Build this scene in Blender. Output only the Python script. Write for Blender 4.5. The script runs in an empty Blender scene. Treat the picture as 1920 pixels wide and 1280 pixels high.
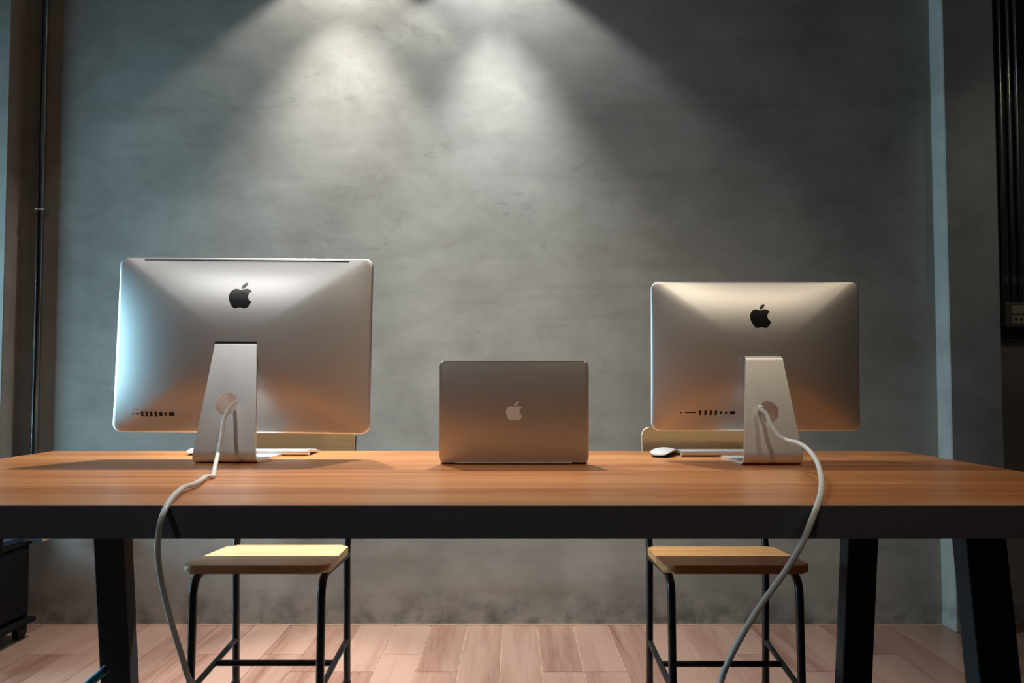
import bpy, bmesh, math, random
from mathutils import Vector, Matrix
random.seed(7)
C = bpy.context.scene.collection
PI = math.pi

# ------------------------------------------------------------------ camera
F, CY, PITCH, CAMZ = 1350.0, 668.0, math.radians(2.2), 0.935
cam_d = bpy.data.cameras.new('camera')
cam_d.sensor_width = 36.0
cam_d.lens = 36.0 * F / 1920.0
cam_d.shift_y = (CY - 640.0) / 1920.0
cam_d.clip_start = 0.05
cam = bpy.data.objects.new('camera', cam_d)
C.objects.link(cam)
cam.location = (0, 0, CAMZ)
cam.rotation_euler = (PI / 2 + PITCH, 0, 0)
bpy.context.scene.camera = cam

def ray(px, py):
    x, u = (px - 960) / F, -(py - CY) / F
    return Vector((x, math.cos(PITCH) - u * math.sin(PITCH), math.sin(PITCH) + u * math.cos(PITCH)))
def atY(px, py, Y):
    d = ray(px, py); t = Y / d.y
    return Vector((d.x * t, Y, CAMZ + d.z * t))
def atZ(px, py, Z):
    d = ray(px, py); t = (Z - CAMZ) / d.z
    return Vector((d.x * t, d.y * t, Z))

# ------------------------------------------------------------------ sky, exposure
vs = bpy.context.scene.view_settings
vs.view_transform = 'Standard'; vs.look = 'None'; vs.gamma = 1.0
vs.exposure = 0.0
vs.use_curve_mapping = False
world = bpy.data.worlds.new('overcast_sky')
bpy.context.scene.world = world
world.use_nodes = True
bg = world.node_tree.nodes['Background']
bg.inputs[0].default_value = (0.46, 0.79, 0.98, 1)
bg.inputs[1].default_value = 34.0

# room
WY = atZ(960, 1172, 0).y            # the concrete wall behind the table
XL, XR, YF, ZC = -3.4, 4.4, -3.6, 3.0
WIN = (1.75, 2.71, 0.08, 1.60)       # window in the left wall: y0 y1 z0 z1
LAMP_W = dict(wide=18.0, medium=175.0, narrow=9.0)
FRONT_W = 40.0

portal = bpy.data.lights.new('window_portal', 'AREA')
portal.shape = 'RECTANGLE'; portal.size = WIN[3] - WIN[2]; portal.size_y = WIN[1] - WIN[0]
portal.cycles.is_portal = True
po = bpy.data.objects.new('window_portal', portal)
C.objects.link(po)
po.location = (XL - 0.16, (WIN[0] + WIN[1]) / 2, (WIN[2] + WIN[3]) / 2)
po.rotation_euler = (0, -PI / 2, 0)

# ------------------------------------------------------------------ material helpers
def new_mat(name):
    m = bpy.data.materials.new(name); m.use_nodes = True
    return m, m.node_tree, m.node_tree.nodes['Principled BSDF']
def simple(name, col, rough=0.5, metal=0.0, spec=0.5, coat=0.0, noise=0.06, nscale=60, bump=0.0):
    m, nt, b = new_mat(name)
    tc = nt.nodes.new('ShaderNodeTexCoord')
    n = nt.nodes.new('ShaderNodeTexNoise'); n.inputs['Scale'].default_value = nscale; n.inputs['Detail'].default_value = 4
    nt.links.new(tc.outputs['Object'], n.inputs['Vector'])
    mx = nt.nodes.new('ShaderNodeMix'); mx.data_type = 'RGBA'
    mx.inputs['A'].default_value = (*[c * (1 - noise) for c in col], 1)
    mx.inputs['B'].default_value = (*[min(1, c * (1 + noise)) for c in col], 1)
    nt.links.new(n.outputs['Fac'], mx.inputs['Factor'])
    nt.links.new(mx.outputs['Result'], b.inputs['Base Color'])
    b.inputs['Roughness'].default_value = rough
    b.inputs['Metallic'].default_value = metal
    b.inputs['Specular IOR Level'].default_value = spec
    b.inputs['Coat Weight'].default_value = coat
    if bump:
        bp = nt.nodes.new('ShaderNodeBump'); bp.inputs['Strength'].default_value = bump; bp.inputs['Distance'].default_value = 0.002
        nt.links.new(n.outputs['Fac'], bp.inputs['Height']); nt.links.new(bp.outputs['Normal'], b.inputs['Normal'])
    return m

def wood(name, dark, mid, light, axis='X', stretch=14, scale=7.0, rough=0.4, spec=0.5, vary=0.25):
    m, nt, b = new_mat(name)
    N, L = nt.nodes, nt.links
    tc = N.new('ShaderNodeTexCoord'); oi = N.new('ShaderNodeObjectInfo')
    off = N.new('ShaderNodeVectorMath'); off.operation = 'SCALE'; off.inputs[0].default_value = (13.1, 7.7, 5.3)
    L.new(oi.outputs['Random'], off.inputs['Scale'])
    ad = N.new('ShaderNodeVectorMath'); ad.operation = 'ADD'
    L.new(tc.outputs['Object'], ad.inputs[0]); L.new(off.outputs[0], ad.inputs[1])
    mp = N.new('ShaderNodeMapping')
    s = [stretch, stretch, stretch]; s['XYZ'.index(axis)] = 1.0
    mp.inputs['Scale'].default_value = s
    L.new(ad.outputs[0], mp.inputs['Vector'])
    n1 = N.new('ShaderNodeTexNoise'); n1.inputs['Scale'].default_value = scale * 0.35; n1.inputs['Detail'].default_value = 6; n1.inputs['Distortion'].default_value = 0.6
    n2 = N.new('ShaderNodeTexNoise'); n2.inputs['Scale'].default_value = scale * 2.2; n2.inputs['Detail'].default_value = 5
    L.new(mp.outputs[0], n1.inputs['Vector']); L.new(mp.outputs[0], n2.inputs['Vector'])
    a = N.new('ShaderNodeMath'); a.operation = 'MULTIPLY_ADD'; a.inputs[1].default_value = 0.35
    L.new(n2.outputs['Fac'], a.inputs[0]); L.new(n1.outputs['Fac'], a.inputs[2])
    r = N.new('ShaderNodeMath'); r.operation = 'MULTIPLY_ADD'; r.inputs[1].default_value = vary
    L.new(oi.outputs['Random'], r.inputs[0]); L.new(a.outputs[0], r.inputs[2])
    cr = N.new('ShaderNodeValToRGB')
    cr.color_ramp.elements[0].position = 0.48 ; cr.color_ramp.elements[0].color = (*dark, 1)
    cr.color_ramp.elements[1].position = 0.98 ; cr.color_ramp.elements[1].color = (*light, 1)
    e = cr.color_ramp.elements.new(0.70); e.color = (*mid, 1)
    L.new(r.outputs[0], cr.inputs['Fac']); L.new(cr.outputs['Color'], b.inputs['Base Color'])
    b.inputs['Roughness'].default_value = rough; b.inputs['Specular IOR Level'].default_value = spec
    bp = N.new('ShaderNodeBump'); bp.inputs['Strength'].default_value = 0.08; bp.inputs['Distance'].default_value = 0.002
    L.new(n2.outputs['Fac'], bp.inputs['Height']); L.new(bp.outputs['Normal'], b.inputs['Normal'])
    return m

def concrete(name, lo, hi, stain, tint):
    """trowelled grey render: broad clouds, horizontal day-joints, hairline cracks, grime at the foot"""
    m, nt, b = new_mat(name)
    N, L = nt.nodes, nt.links
    geo = N.new('ShaderNodeNewGeometry')
    def noise(sc, det, vec=None, dist=0.0, rough=0.55):
        n = N.new('ShaderNodeTexNoise'); n.inputs['Scale'].default_value = sc; n.inputs['Detail'].default_value = det
        n.inputs['Distortion'].default_value = dist; n.inputs['Roughness'].default_value = rough
        L.new(vec or geo.outputs['Position'], n.inputs['Vector']); return n.outputs['Fac']
    def mapped(s):
        mp = N.new('ShaderNodeMapping'); mp.inputs['Scale'].default_value = s
        L.new(geo.outputs['Position'], mp.inputs['Vector']); return mp.outputs[0]
    def math_(op, a, b_, c=None):
        n = N.new('ShaderNodeMath'); n.operation = op
        for i, v in enumerate((a, b_, c)):
            if v is None: continue
            if isinstance(v, (int, float)): n.inputs[i].default_value = v
            else: L.new(v, n.inputs[i])
        return n.outputs[0]
    def mixc(f, a, b_):
        n = N.new('ShaderNodeMix'); n.data_type = 'RGBA'
        L.new(f, n.inputs['Factor'])
        for k, v in (('A', a), ('B', b_)):
            if isinstance(v, tuple): n.inputs[k].default_value = (*v, 1)
            else: L.new(v, n.inputs[k])
        return n.outputs['Result']
    def ramp(f, p0, p1):
        n = N.new('ShaderNodeMapRange'); n.inputs['From Min'].default_value = p0; n.inputs['From Max'].default_value = p1
        L.new(f, n.inputs['Value']); return n.outputs[0]
    cloud = noise(1.6, 8, dist=0.8, rough=0.6)
    cloud2 = noise(5.5, 8, mapped((1.0, 1.0, 1.7)), dist=0.4, rough=0.62)
    base = math_('MULTIPLY_ADD', cloud2, 0.45, math_('MULTIPLY', cloud, 0.65))
    col = mixc(ramp(base, 0.36, 0.74), lo, hi)
    hz = noise(2.2, 6, mapped((0.5, 0.5, 5.0)), dist=0.5)
    col = mixc(math_('MULTIPLY', ramp(hz, 0.56, 0.78), 0.45), col, tint)
    # dark blotches
    bl = noise(9.0, 5, mapped((1.0, 1.0, 2.2)), dist=1.0)
    blm = noise(1.1, 2)
    col = mixc(math_('MULTIPLY', math_('MULTIPLY', ramp(bl, 0.60, 0.75), ramp(blm, 0.45, 0.62)), 0.22), col, stain)
    # hairline cracks
    vo = N.new('ShaderNodeTexVoronoi'); vo.feature = 'DISTANCE_TO_EDGE'; vo.inputs['Scale'].default_value = 1.3
    wob = N.new('ShaderNodeVectorMath'); wob.operation = 'MULTIPLY_ADD'; wob.inputs[1].default_value = (0.35, 0.35, 0.35)
    nn = N.new('ShaderNodeTexNoise'); nn.inputs['Scale'].default_value = 3.0; nn.inputs['Detail'].default_value = 6
    L.new(geo.outputs['Position'], nn.inputs['Vector']); L.new(nn.outputs['Color'], wob.inputs[0]); L.new(mapped((0.6, 0.6, 1.6)), wob.inputs[2])
    L.new(wob.outputs[0], vo.inputs['Vector'])
    crack = math_('MULTIPLY', ramp(vo.outputs['Distance'], 0.010, 0.0), ramp(noise(1.9, 2), 0.54, 0.62))
    col = mixc(math_('MULTIPLY', crack, 0.12), col, stain)
    # foot grime
    sep = N.new('ShaderNodeSeparateXYZ'); L.new(geo.outputs['Position'], sep.inputs[0])
    foot = math_('MULTIPLY', ramp(sep.outputs['Z'], 0.16, 0.0), ramp(noise(11, 5), 0.44, 0.66))
    col = mixc(math_('MULTIPLY', foot, 0.75), col, stain)
    L.new(col, b.inputs['Base Color'])
    b.inputs['Roughness'].default_value = 0.8
    b.inputs['Specular IOR Level'].default_value = 0.08
    bp = N.new('ShaderNodeBump'); bp.inputs['Strength'].default_value = 0.22; bp.inputs['Distance'].default_value = 0.006
    hgt = math_('MULTIPLY_ADD', noise(40, 4), 0.12, base)
    L.new(math_('MULTIPLY_ADD', crack, -0.05, hgt), bp.inputs['Height']); L.new(bp.outputs['Normal'], b.inputs['Normal'])
    return m

def emitter(name, col, strength):
    m = bpy.data.materials.new(name); m.use_nodes = True
    nt = m.node_tree; nt.nodes.clear()
    e = nt.nodes.new('ShaderNodeEmission'); e.inputs[0].default_value = (*col, 1); e.inputs[1].default_value = strength
    o = nt.nodes.new('ShaderNodeOutputMaterial'); nt.links.new(e.outputs[0], o.inputs[0])
    return m
def glass_mat(name):
    m = bpy.data.materials.new(name); m.use_nodes = True
    nt = m.node_tree; nt.nodes.clear()
    t = nt.nodes.new('ShaderNodeBsdfTransparent'); t.inputs[0].default_value = (0.93, 0.96, 0.96, 1)
    g = nt.nodes.new('ShaderNodeBsdfGlossy'); g.inputs['Roughness'].default_value = 0.02
    fr = nt.nodes.new('ShaderNodeFresnel'); fr.inputs['IOR'].default_value = 1.45
    mx = nt.nodes.new('ShaderNodeMixShader'); o = nt.nodes.new('ShaderNodeOutputMaterial')
    nt.links.new(fr.outputs[0], mx.inputs[0]); nt.links.new(t.outputs[0], mx.inputs[1]); nt.links.new(g.outputs[0], mx.inputs[2])
    nt.links.new(mx.outputs[0], o.inputs[0])
    return m

M = {}
M['concrete'] = concrete('concrete_render', (0.30, 0.295, 0.27), (0.50, 0.495, 0.465), (0.075, 0.07, 0.062), (0.30, 0.26, 0.21))
M['concrete_dark'] = concrete('concrete_side', (0.14, 0.14, 0.13), (0.24, 0.24, 0.22), (0.06, 0.055, 0.05), (0.18, 0.16, 0.13))
M['ceiling'] = simple('ceiling_paint', (0.035, 0.035, 0.038), 0.9, bump=0.1)
M['black'] = simple('black_powder_coat', (0.090, 0.090, 0.108), 0.7, spec=0.12, nscale=300, noise=0.1)
M['cab_black'] = simple('cabinet_black', (0.012, 0.012, 0.013), 0.7, spec=0.1)
M['leg_black'] = simple('leg_black_paint', (0.045, 0.044, 0.048), 0.75, spec=0.08)
M['black_gloss'] = simple('black_tube_paint', (0.010, 0.012, 0.014), 0.28, spec=0.5, nscale=200)
M['table_wood'] = wood('table_wood', (0.32, 0.10, 0.028), (0.52, 0.19, 0.056), (0.66, 0.29, 0.10), 'X', 16, 2.6, rough=0.34, spec=0.5, vary=0.22)
M['floor_wood'] = wood('floor_wood', (0.25, 0.11, 0.078), (0.36, 0.20, 0.15), (0.47, 0.29, 0.225), 'Y', 12, 3.0, rough=0.27, spec=0.6, vary=0.42)
M['floor_joint'] = simple('floor_joint_filler', (0.62, 0.48, 0.34), 0.7)
M['seat_wood'] = wood('seat_wood', (0.52, 0.235, 0.07), (0.64, 0.33, 0.115), (0.74, 0.44, 0.19), 'X', 20, 4.0, rough=0.38, spec=0.45, vary=0.05)
M['lit_back_wood'] = wood('lit_backrest_wood', (0.66, 0.38, 0.15), (0.76, 0.50, 0.24), (0.84, 0.60, 0.34), 'X', 20, 4.0, rough=0.4, vary=0.05)  # seat wood lightened: lamp light on the backrests put into the colour
M['lit_seat'] = wood('lit_seat_wood', (0.58, 0.36, 0.17), (0.70, 0.47, 0.25), (0.78, 0.57, 0.34), 'X', 20, 4.0, rough=0.38, vary=0.05)  # same wood made paler, the lamp's glare on the left seat painted in
M['ply_edge'] = simple('pale_plywood_edge', (0.72, 0.56, 0.38), 0.6, nscale=120, noise=0.15)
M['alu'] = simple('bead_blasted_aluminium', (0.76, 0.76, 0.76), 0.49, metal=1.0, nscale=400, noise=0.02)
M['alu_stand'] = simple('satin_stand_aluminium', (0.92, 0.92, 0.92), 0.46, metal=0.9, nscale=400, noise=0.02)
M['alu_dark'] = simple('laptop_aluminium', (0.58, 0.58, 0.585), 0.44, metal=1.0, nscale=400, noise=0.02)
M['alu_bright'] = simple('polished_aluminium_edge', (0.88, 0.88, 0.88), 0.25, metal=1.0, nscale=300, noise=0.02)
M['alu_kb'] = simple('keyboard_aluminium', (0.86, 0.86, 0.86), 0.45, metal=0.65, nscale=300, noise=0.02)
M['logo_black'] = simple('black_logo_plastic', (0.008, 0.008, 0.010), 0.3, spec=0.4)
M['logo_grey'] = simple('pale_logo_plastic', (0.58, 0.55, 0.53), 0.3, spec=0.5)
M['port'] = simple('port_black', (0.008, 0.008, 0.008), 0.5)
M['icon'] = simple('port_icon_grey', (0.10, 0.10, 0.10), 0.5)
M['glass_black'] = simple('display_glass', (0.006, 0.006, 0.007), 0.06, spec=0.5)
M['white'] = simple('white_plastic', (0.78, 0.78, 0.77), 0.28, spec=0.5)
M['cord'] = simple('white_cord_rubber', (0.74, 0.73, 0.70), 0.45)
M['rubber'] = simple('black_rubber', (0.012, 0.012, 0.013), 0.6)
M['steel'] = simple('gunmetal_conduit', (0.50, 0.51, 0.50), 0.24, metal=1.0, nscale=150, noise=0.1)
M['zinc'] = simple('zinc_clamp', (0.65, 0.65, 0.62), 0.3, metal=1.0)
M['box_grey'] = simple('switch_box_grey', (0.16, 0.165, 0.15), 0.5)
M['cream'] = simple('cream_switch', (0.52, 0.47, 0.38), 0.45)
M['teal'] = simple('teal_card', (0.07, 0.13, 0.15), 0.7)
M['tan'] = simple('tan_card', (0.62, 0.42, 0.27), 0.7)
M['navy'] = simple('navy_card', (0.02, 0.035, 0.07), 0.6)
M['blue'] = simple('bright_blue_plastic', (0.01, 0.26, 0.42), 0.4)
M['frame_dark'] = simple('window_frame_paint', (0.03, 0.03, 0.032), 0.5)
M['glass'] = glass_mat('window_glass')
M['lens'] = emitter('lamp_lens', (1.0, 0.93, 0.82), 12.0)

# ------------------------------------------------------------------ mesh helpers
def link(name, me, mats, parent=None):
    o = bpy.data.objects.new(name, me)
    C.objects.link(o)
    if not isinstance(mats, (list, tuple)): mats = [mats]
    if not me.materials:
        for m in mats: me.materials.append(M[m])
    if parent is not None: o.parent = parent
    return o
def obj(name, bm, mats, parent=None, smooth=None, loc=None):
    bmesh.ops.recalc_face_normals(bm, faces=bm.faces)
    me = bpy.data.meshes.new(name)
    if smooth is not None:
        for f in bm.faces: f.smooth = True
        lim = math.radians(smooth)
        for e in bm.edges:
            if len(e.link_faces) == 2 and e.calc_face_angle(0) > lim: e.smooth = False
    bm.to_mesh(me); bm.free()
    o = link(name, me, mats, parent)
    if loc is not None: o.location = loc
    return o
def tag(o, label=None, cat=None, group=None, kind=None):
    for k, v in (('label', label), ('category', cat), ('group', group), ('kind', kind)):
        if v: o[k] = v
    return o
def thing(name, label, cat, loc=(0, 0, 0), rz=0.0, group=None, kind=None):
    o = bpy.data.objects.new(name, None); o.empty_display_size = 0.05
    C.objects.link(o); o.location = loc; o.rotation_euler = (0, 0, rz)
    return tag(o, label, cat, group, kind)
def box(bm, x0, x1, y0, y1, z0, z1, bevel=0.0, seg=2, mat=None):
    vs_ = [bm.verts.new((x, y, z)) for z in (z0, z1) for x, y in ((x0, y0), (x1, y0), (x1, y1), (x0, y1))]
    fs = [bm.faces.new([vs_[i] for i in q]) for q in ((3, 2, 1, 0), (4, 5, 6, 7), (0, 1, 5, 4), (1, 2, 6, 5), (2, 3, 7, 6), (3, 0, 4, 7))]
    if mat is not None:
        for f in fs: f.material_index = mat
    if bevel:
        es = list({e for f in fs for e in f.edges})
        bmesh.ops.bevel(bm, geom=es, offset=bevel, segments=seg, affect='EDGES', profile=0.5)
    return bm
def B(*a, **k): return box(bmesh.new(), *a, **k)
def smooth_path(pts, n=8):
    P = [Vector(p) for p in pts]
    if len(P) < 3: return P
    out = []
    Q = [2 * P[0] - P[1]] + P + [2 * P[-1] - P[-2]]
    for i in range(1, len(Q) - 2):
        p0, p1, p2, p3 = Q[i - 1:i + 3]
        for k in range(n):
            t = k / n
            out.append(0.5 * ((2 * p1) + (p2 - p0) * t + (2 * p0 - 5 * p1 + 4 * p2 - p3) * t * t + (3 * p1 - p0 - 3 * p2 + p3) * t ** 3))
    out.append(P[-1]); return out
def tube(bm, pts, r, n=12, cap=True):
    P = [Vector(p) for p in pts]
    rr = r if isinstance(r, (list, tuple)) else [r] * len(P)
    T = [(P[min(i + 1, len(P) - 1)] - P[max(i - 1, 0)]).normalized() for i in range(len(P))]
    up = Vector((0, 0, 1)) if abs(T[0].z) < 0.9 else Vector((1, 0, 0))
    nx = T[0].cross(up).normalized()
    rings = []
    for i, p in enumerate(P):
        nx = (nx - T[i] * nx.dot(T[i])).normalized(); ny = T[i].cross(nx)
        rings.append([bm.verts.new(p + rr[i] * (math.cos(2 * PI * k / n) * nx + math.sin(2 * PI * k / n) * ny)) for k in range(n)])
    for a, b in zip(rings, rings[1:]):
        for k in range(n): bm.faces.new((a[k], a[(k + 1) % n], b[(k + 1) % n], b[k]))
    if cap:
        bm.faces.new(rings[0][::-1]); bm.faces.new(rings[-1])
    return bm
def Tb(*a, **k): return tube(bmesh.new(), *a, **k)
def fillet(pts, r, n=6):
    """polyline with rounded corners"""
    P = [Vector(p) for p in pts]; out = [P[0]]
    for a, b, c in zip(P, P[1:], P[2:]):
        u, v = (a - b).normalized(), (c - b).normalized()
        ang = u.angle(v); d = min(r / math.tan(ang / 2), (a - b).length * 0.49, (c - b).length * 0.49)
        p0, p1 = b + u * d, b + v * d
        for k in range(n + 1):
            t = k / n
            out.append((1 - t) ** 2 * p0 + 2 * t * (1 - t) * b + t * t * p1)
    out.append(P[-1]); return out
def round_rect(w, h, r, n=6):
    pts = []
    for cx, cy, a0 in ((w / 2 - r, h / 2 - r, 0), (-w / 2 + r, h / 2 - r, 90), (-w / 2 + r, -h / 2 + r, 180), (w / 2 - r, -h / 2 + r, 270)):
        for k in range(n + 1):
            a = math.radians(a0 + 90 * k / n)
            pts.append((cx + r * math.cos(a), cy + r * math.sin(a)))
    return pts
def prism(bm, pts3, ext, bevel=0.0, seg=2):
    """closed outline (3D points) swept along the vector ext"""
    e = Vector(ext)
    a = [bm.verts.new(Vector(p)) for p in pts3]; b = [bm.verts.new(Vector(p) + e) for p in pts3]
    n = len(a)
    f0 = bm.faces.new(a[::-1]); f1 = bm.faces.new(b)
    for k in range(n): bm.faces.new((a[k], a[(k + 1) % n], b[(k + 1) % n], b[k]))
    if bevel:
        bmesh.ops.bevel(bm, geom=list(f0.edges) + list(f1.edges), offset=bevel, segments=seg, affect='EDGES', profile=0.5)
    return bm
def aim(o, target):
    o.rotation_euler = (Vector(target) - o.location).to_track_quat('-Z', 'Y').to_euler()

# ------------------------------------------------------------------ setting
TZ = 0.74
floor = obj('floor', B(XL - 0.2, XR + 0.2, YF - 0.2, WY + 0.2, -0.10, -0.0035), 'floor_joint')
tag(floor, 'reddish brown wooden plank floor with pale joints', kind='structure')
# floor planks run towards the wall
PW = 0.137
plank_cache = {}
def plank_mesh(L_):
    key = round(L_, 3)
    if key not in plank_cache:
        bm = B(-PW / 2 + 0.0012, PW / 2 - 0.0012, 0.0012, L_ - 0.0012, -0.012, 0.0, bevel=0.0008, seg=1)
        me = bpy.data.meshes.new('plank'); bm.to_mesh(me); bm.free(); me.materials.append(M['floor_wood'])
        plank_cache[key] = me
    return plank_cache[key]
x0 = atZ(875, 1172, 0).x
i0 = int((XL - x0) / PW) ; i1 = int((XR - x0) / PW)
for i in range(i0, i1 + 1):
    x = x0 + (i + 0.5) * PW
    y = WY
    fine = abs(x) < 2.35
    first = True
    while y > YF + 0.01:
        if fine and y > 1.0:
            L_ = random.choice((0.30, 0.45, 0.60, 0.75)) if first else random.choice((0.60, 0.75, 0.90))
        else:
            L_ = 2.1
        first = False
        L_ = min(L_, y - YF)
        if y - L_ - YF < 0.4: L_ = y - YF
        p = link('plank', plank_mesh(L_), 'floor_wood', floor)
        p.location = (x, y - L_, 0.0)
        y -= L_
wall_back = tag(obj('wall_back', B(XL - 0.2, XR + 0.2, WY, WY + 0.2, -0.02, ZC), 'concrete'), 'bare trowelled grey concrete wall behind the long table', kind='structure')
PD = 0.085
# pilasters either side of the concrete bay
PR = (atZ(1762, 1169, 0).x, atY(1884, 860, WY - PD).x)
PLx = atY(40, 420, WY).x
tag(obj('wall_pilaster_right', B(PR[0], PR[1], WY - PD, WY + 0.01, -0.001, ZC, bevel=0.004, seg=1), 'concrete'), 'shallow concrete pilaster to the right of the table, its left side catching daylight', kind='structure')
tag(obj('wall_pilaster_left', B(PLx - 0.42, PLx, WY - PD, WY + 0.01, -0.001, ZC, bevel=0.004, seg=1), 'concrete'), 'shallow concrete pilaster at the left edge beside the steel conduit', kind='structure')
tag(obj('trim_1', B(PLx, PR[0], WY - 0.004, WY + 0.002, -0.001, 0.006, bevel=0.001, seg=1), 'floor_joint'), 'thin cream sealant line along the foot of the wall', kind='structure')
tag(obj('ceiling', B(XL - 0.2, XR + 0.2, YF - 0.2, WY + 0.2, ZC, ZC + 0.15), 'ceiling'), 'dark painted ceiling', kind='structure')
tag(obj('wall_right', B(XR, XR + 0.2, YF - 0.2, WY, -0.02, ZC), 'ceiling'), 'dark side wall at the right', kind='structure')
tag(obj('wall_front', B(XL, XR, YF - 0.2, YF, -0.02, ZC), 'ceiling'), 'dark wall behind the viewer', kind='structure')
bm = bmesh.new()
y0, y1, z0, z1 = WIN
box(bm, XL - 0.2, XL, YF - 0.2, y0, -0.02, ZC)
box(bm, XL - 0.2, XL, y1, WY, -0.02, ZC)
box(bm, XL - 0.2, XL, y0, y1, -0.02, z0)
box(bm, XL - 0.2, XL, y0, y1, z1, ZC)
tag(obj('wall_left', bm, 'ceiling'), 'side wall at the left with the daylight window', kind='structure')
win = thing('window_1', 'tall window in the left wall letting in blue daylight', None, (XL - 0.1, (y0 + y1) / 2, z0), kind='structure')
hw, hh = (y1 - y0) / 2, z1 - z0
bm = bmesh.new()
for a in ((-hw, -hw + 0.05, 0, hh), (hw - 0.05, hw, 0, hh), (-hw, hw, 0, 0.05), (-hw, hw, hh - 0.05, hh), (-0.02, 0.02, 0, hh)):
    box(bm, -0.03, 0.03, a[0], a[1], a[2], a[3])
obj('window_frame', bm, 'frame_dark', win)
for s in (-1, 1):
    c = s * (hw / 2 - 0.015); w = hw / 2 - 0.035
    obj('pane', B(-0.003, 0.003, c - w, c + w, 0.05, hh - 0.05), 'glass', win)

# ------------------------------------------------------------------ lamps
def spot(name, loc, target, watts, half_deg, blend, col, radius, parent=None):
    l = bpy.data.lights.new(name, 'SPOT'); l.energy = watts; l.spot_size = math.radians(2 * half_deg); l.spot_blend = blend
    l.color = col; l.shadow_soft_size = radius
    o = bpy.data.objects.new(name, l); C.objects.link(o); o.location = loc; aim(o, target)
    if parent is not None:
        o.parent = parent; o.matrix_parent_inverse = parent.matrix_world.inverted()
    return o
def lamp(loc, target, label, group):
    """small adjustable ceiling spotlight"""
    t = thing('ceiling_spotlight', label, 'spotlight', (loc[0], loc[1], ZC), group=group)
    bpy.context.view_layer.update()
    d = (Vector(target) - Vector(loc)).normalized()
    head = Vector((0, 0, loc[2] - ZC))
    obj('canopy', Tb([(0, 0, 0), (0, 0, -0.025)], 0.045, 24), 'black', t, smooth=40)
    obj('stem', Tb([(0, 0, -0.02), head - d * 0.10], 0.008, 12), 'black', t, smooth=40)
    obj('housing', Tb([head - d * 0.15, head - d * 0.145, head - d * 0.02, head - d * 0.012], [0.03, 0.038, 0.042, 0.040], 28), 'black', t, smooth=40)
    obj('lens', Tb([head - d * 0.0119, head - d * 0.010], 0.034, 28), 'lens', t, smooth=40)
    return t
LZ = 2.80
warm = (1.0, 0.945, 0.875); neutral = (0.95, 0.98, 0.96)
LX1 = (930 - 960) * WY / F; LX2 = (640 - 960) * WY / F
lamps = [
    (LX1, WY - 0.22, 'ceiling spotlight close to the concrete wall, above the laptop', neutral, 1.0),
    (LX2, WY - 0.22, 'ceiling spotlight close to the concrete wall, above the left computer', warm, 1.0),
]
for lx, ly, lab, col, k in lamps:
    t = lamp((lx, ly, LZ), (lx, ly + 0.02, 0), lab, 'ceiling spotlights at the wall')
    p0 = Vector((lx, ly, LZ - 0.012))
    spot('spill_beam', p0, (lx, ly - 0.05, 0), LAMP_W['wide'] * k, 52, 0.25, col, 0.02, t)
    spot('flood_beam', p0, (lx, ly - 0.34, 0), LAMP_W['medium'] * k, 34 if lx == LX1 else 37, 1.0, col, 0.02, t)
    if lx == LX1:
        spot('narrow_beam', p0, (lx + 0.01, WY, 1.90), LAMP_W['narrow'], 17, 1.0, neutral, 0.02, t)
    else:
        spot('narrow_beam', p0, (lx - 0.03, ly - 0.36, 0.45), 230, 13, 0.7, col, 0.02, t)
for lx, ly, tx, tz_, half, w, col, lab in ((-1.35, 0.30, -0.66, 1.05, 26, 1.25, (1.0, 0.98, 0.95), 'ceiling spotlight in front of the table, leftmost of its row'),
                            (0.50, 0.45, 0.36, 1.22, 34, 1.15, (1.0, 0.86, 0.66), 'ceiling spotlight in front of the table, middle of its row'),
                            (1.55, 0.45, 0.60, 1.0, 27, 0.6, (1.0, 0.80, 0.58), 'ceiling spotlight in front of the table, rightmost of its row')):
    t = lamp((lx, ly, 2.80), (tx, 1.72, tz_), lab, 'ceiling spotlights over the room')
    spot('beam', Vector((lx, ly, 2.80)), (tx, 1.72, tz_), FRONT_W * w, half, 0.9, col, 0.04, t)

t = lamp((2.25, 1.30, 2.80), (1.95, WY, 1.55), 'ceiling spotlight over the right corner, aimed at the black board', 'ceiling spotlights over the room')
spot('beam', Vector((2.25, 1.30, 2.80)), (1.97, WY, 1.60), 9.0, 17, 1.0, (1.0, 0.88, 0.66), 0.03, t)

# ------------------------------------------------------------------ table
YN = atZ(960, 947, TZ).y; YFAR = atZ(960, 845, TZ).y
TXL = atZ(126, 841, TZ).x; TXR = atZ(1692, 845, TZ).x
ZB = atY(960, 1009, YN).z
TCX = (TXL + TXR) / 2; TCY = (YN + YFAR) / 2
table = thing('long_table', 'long wooden plank table with black steel frame and splayed black legs', 'table', (TCX, TCY, 0))
def tl(v): return Vector(v) - Vector((TCX, TCY, 0))
hx, hy = (TXR - TXL) / 2, (YFAR - YN) / 2
bounds = [YN + 0.004] + [atZ(960, y, TZ).y for y in (926, 906, 887, 870.5, 861.5, 852.5)] + [YFAR - 0.004]
for a, b in zip(bounds, bounds[1:]):
    obj('plank', B(-hx + 0.004, hx - 0.004, a - TCY + 0.0006, b - TCY - 0.0006, TZ - 0.024, TZ, bevel=0.0010, seg=1), 'table_wood', table)
bm = bmesh.new()
for q in ((-hx, hx, -hy, -hy + 0.0035), (-hx, hx, hy - 0.0035, hy), (-hx, -hx + 0.0035, -hy + 0.0035, hy - 0.0035), (hx - 0.0035, hx, -hy + 0.0035, hy - 0.0035)):
    box(bm, *q, ZB, TZ - 0.0008)
for yy in (-0.24, 0.24):
    box(bm, -hx + 0.0035, hx - 0.0035, yy - 0.02, yy + 0.02, ZB + 0.004, TZ - 0.0245)
obj('frame', bm, 'black', table)
LXL, LXR = atY(204, 1006, 1.95).x, atY(1618, 1006, 1.95).x
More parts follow.
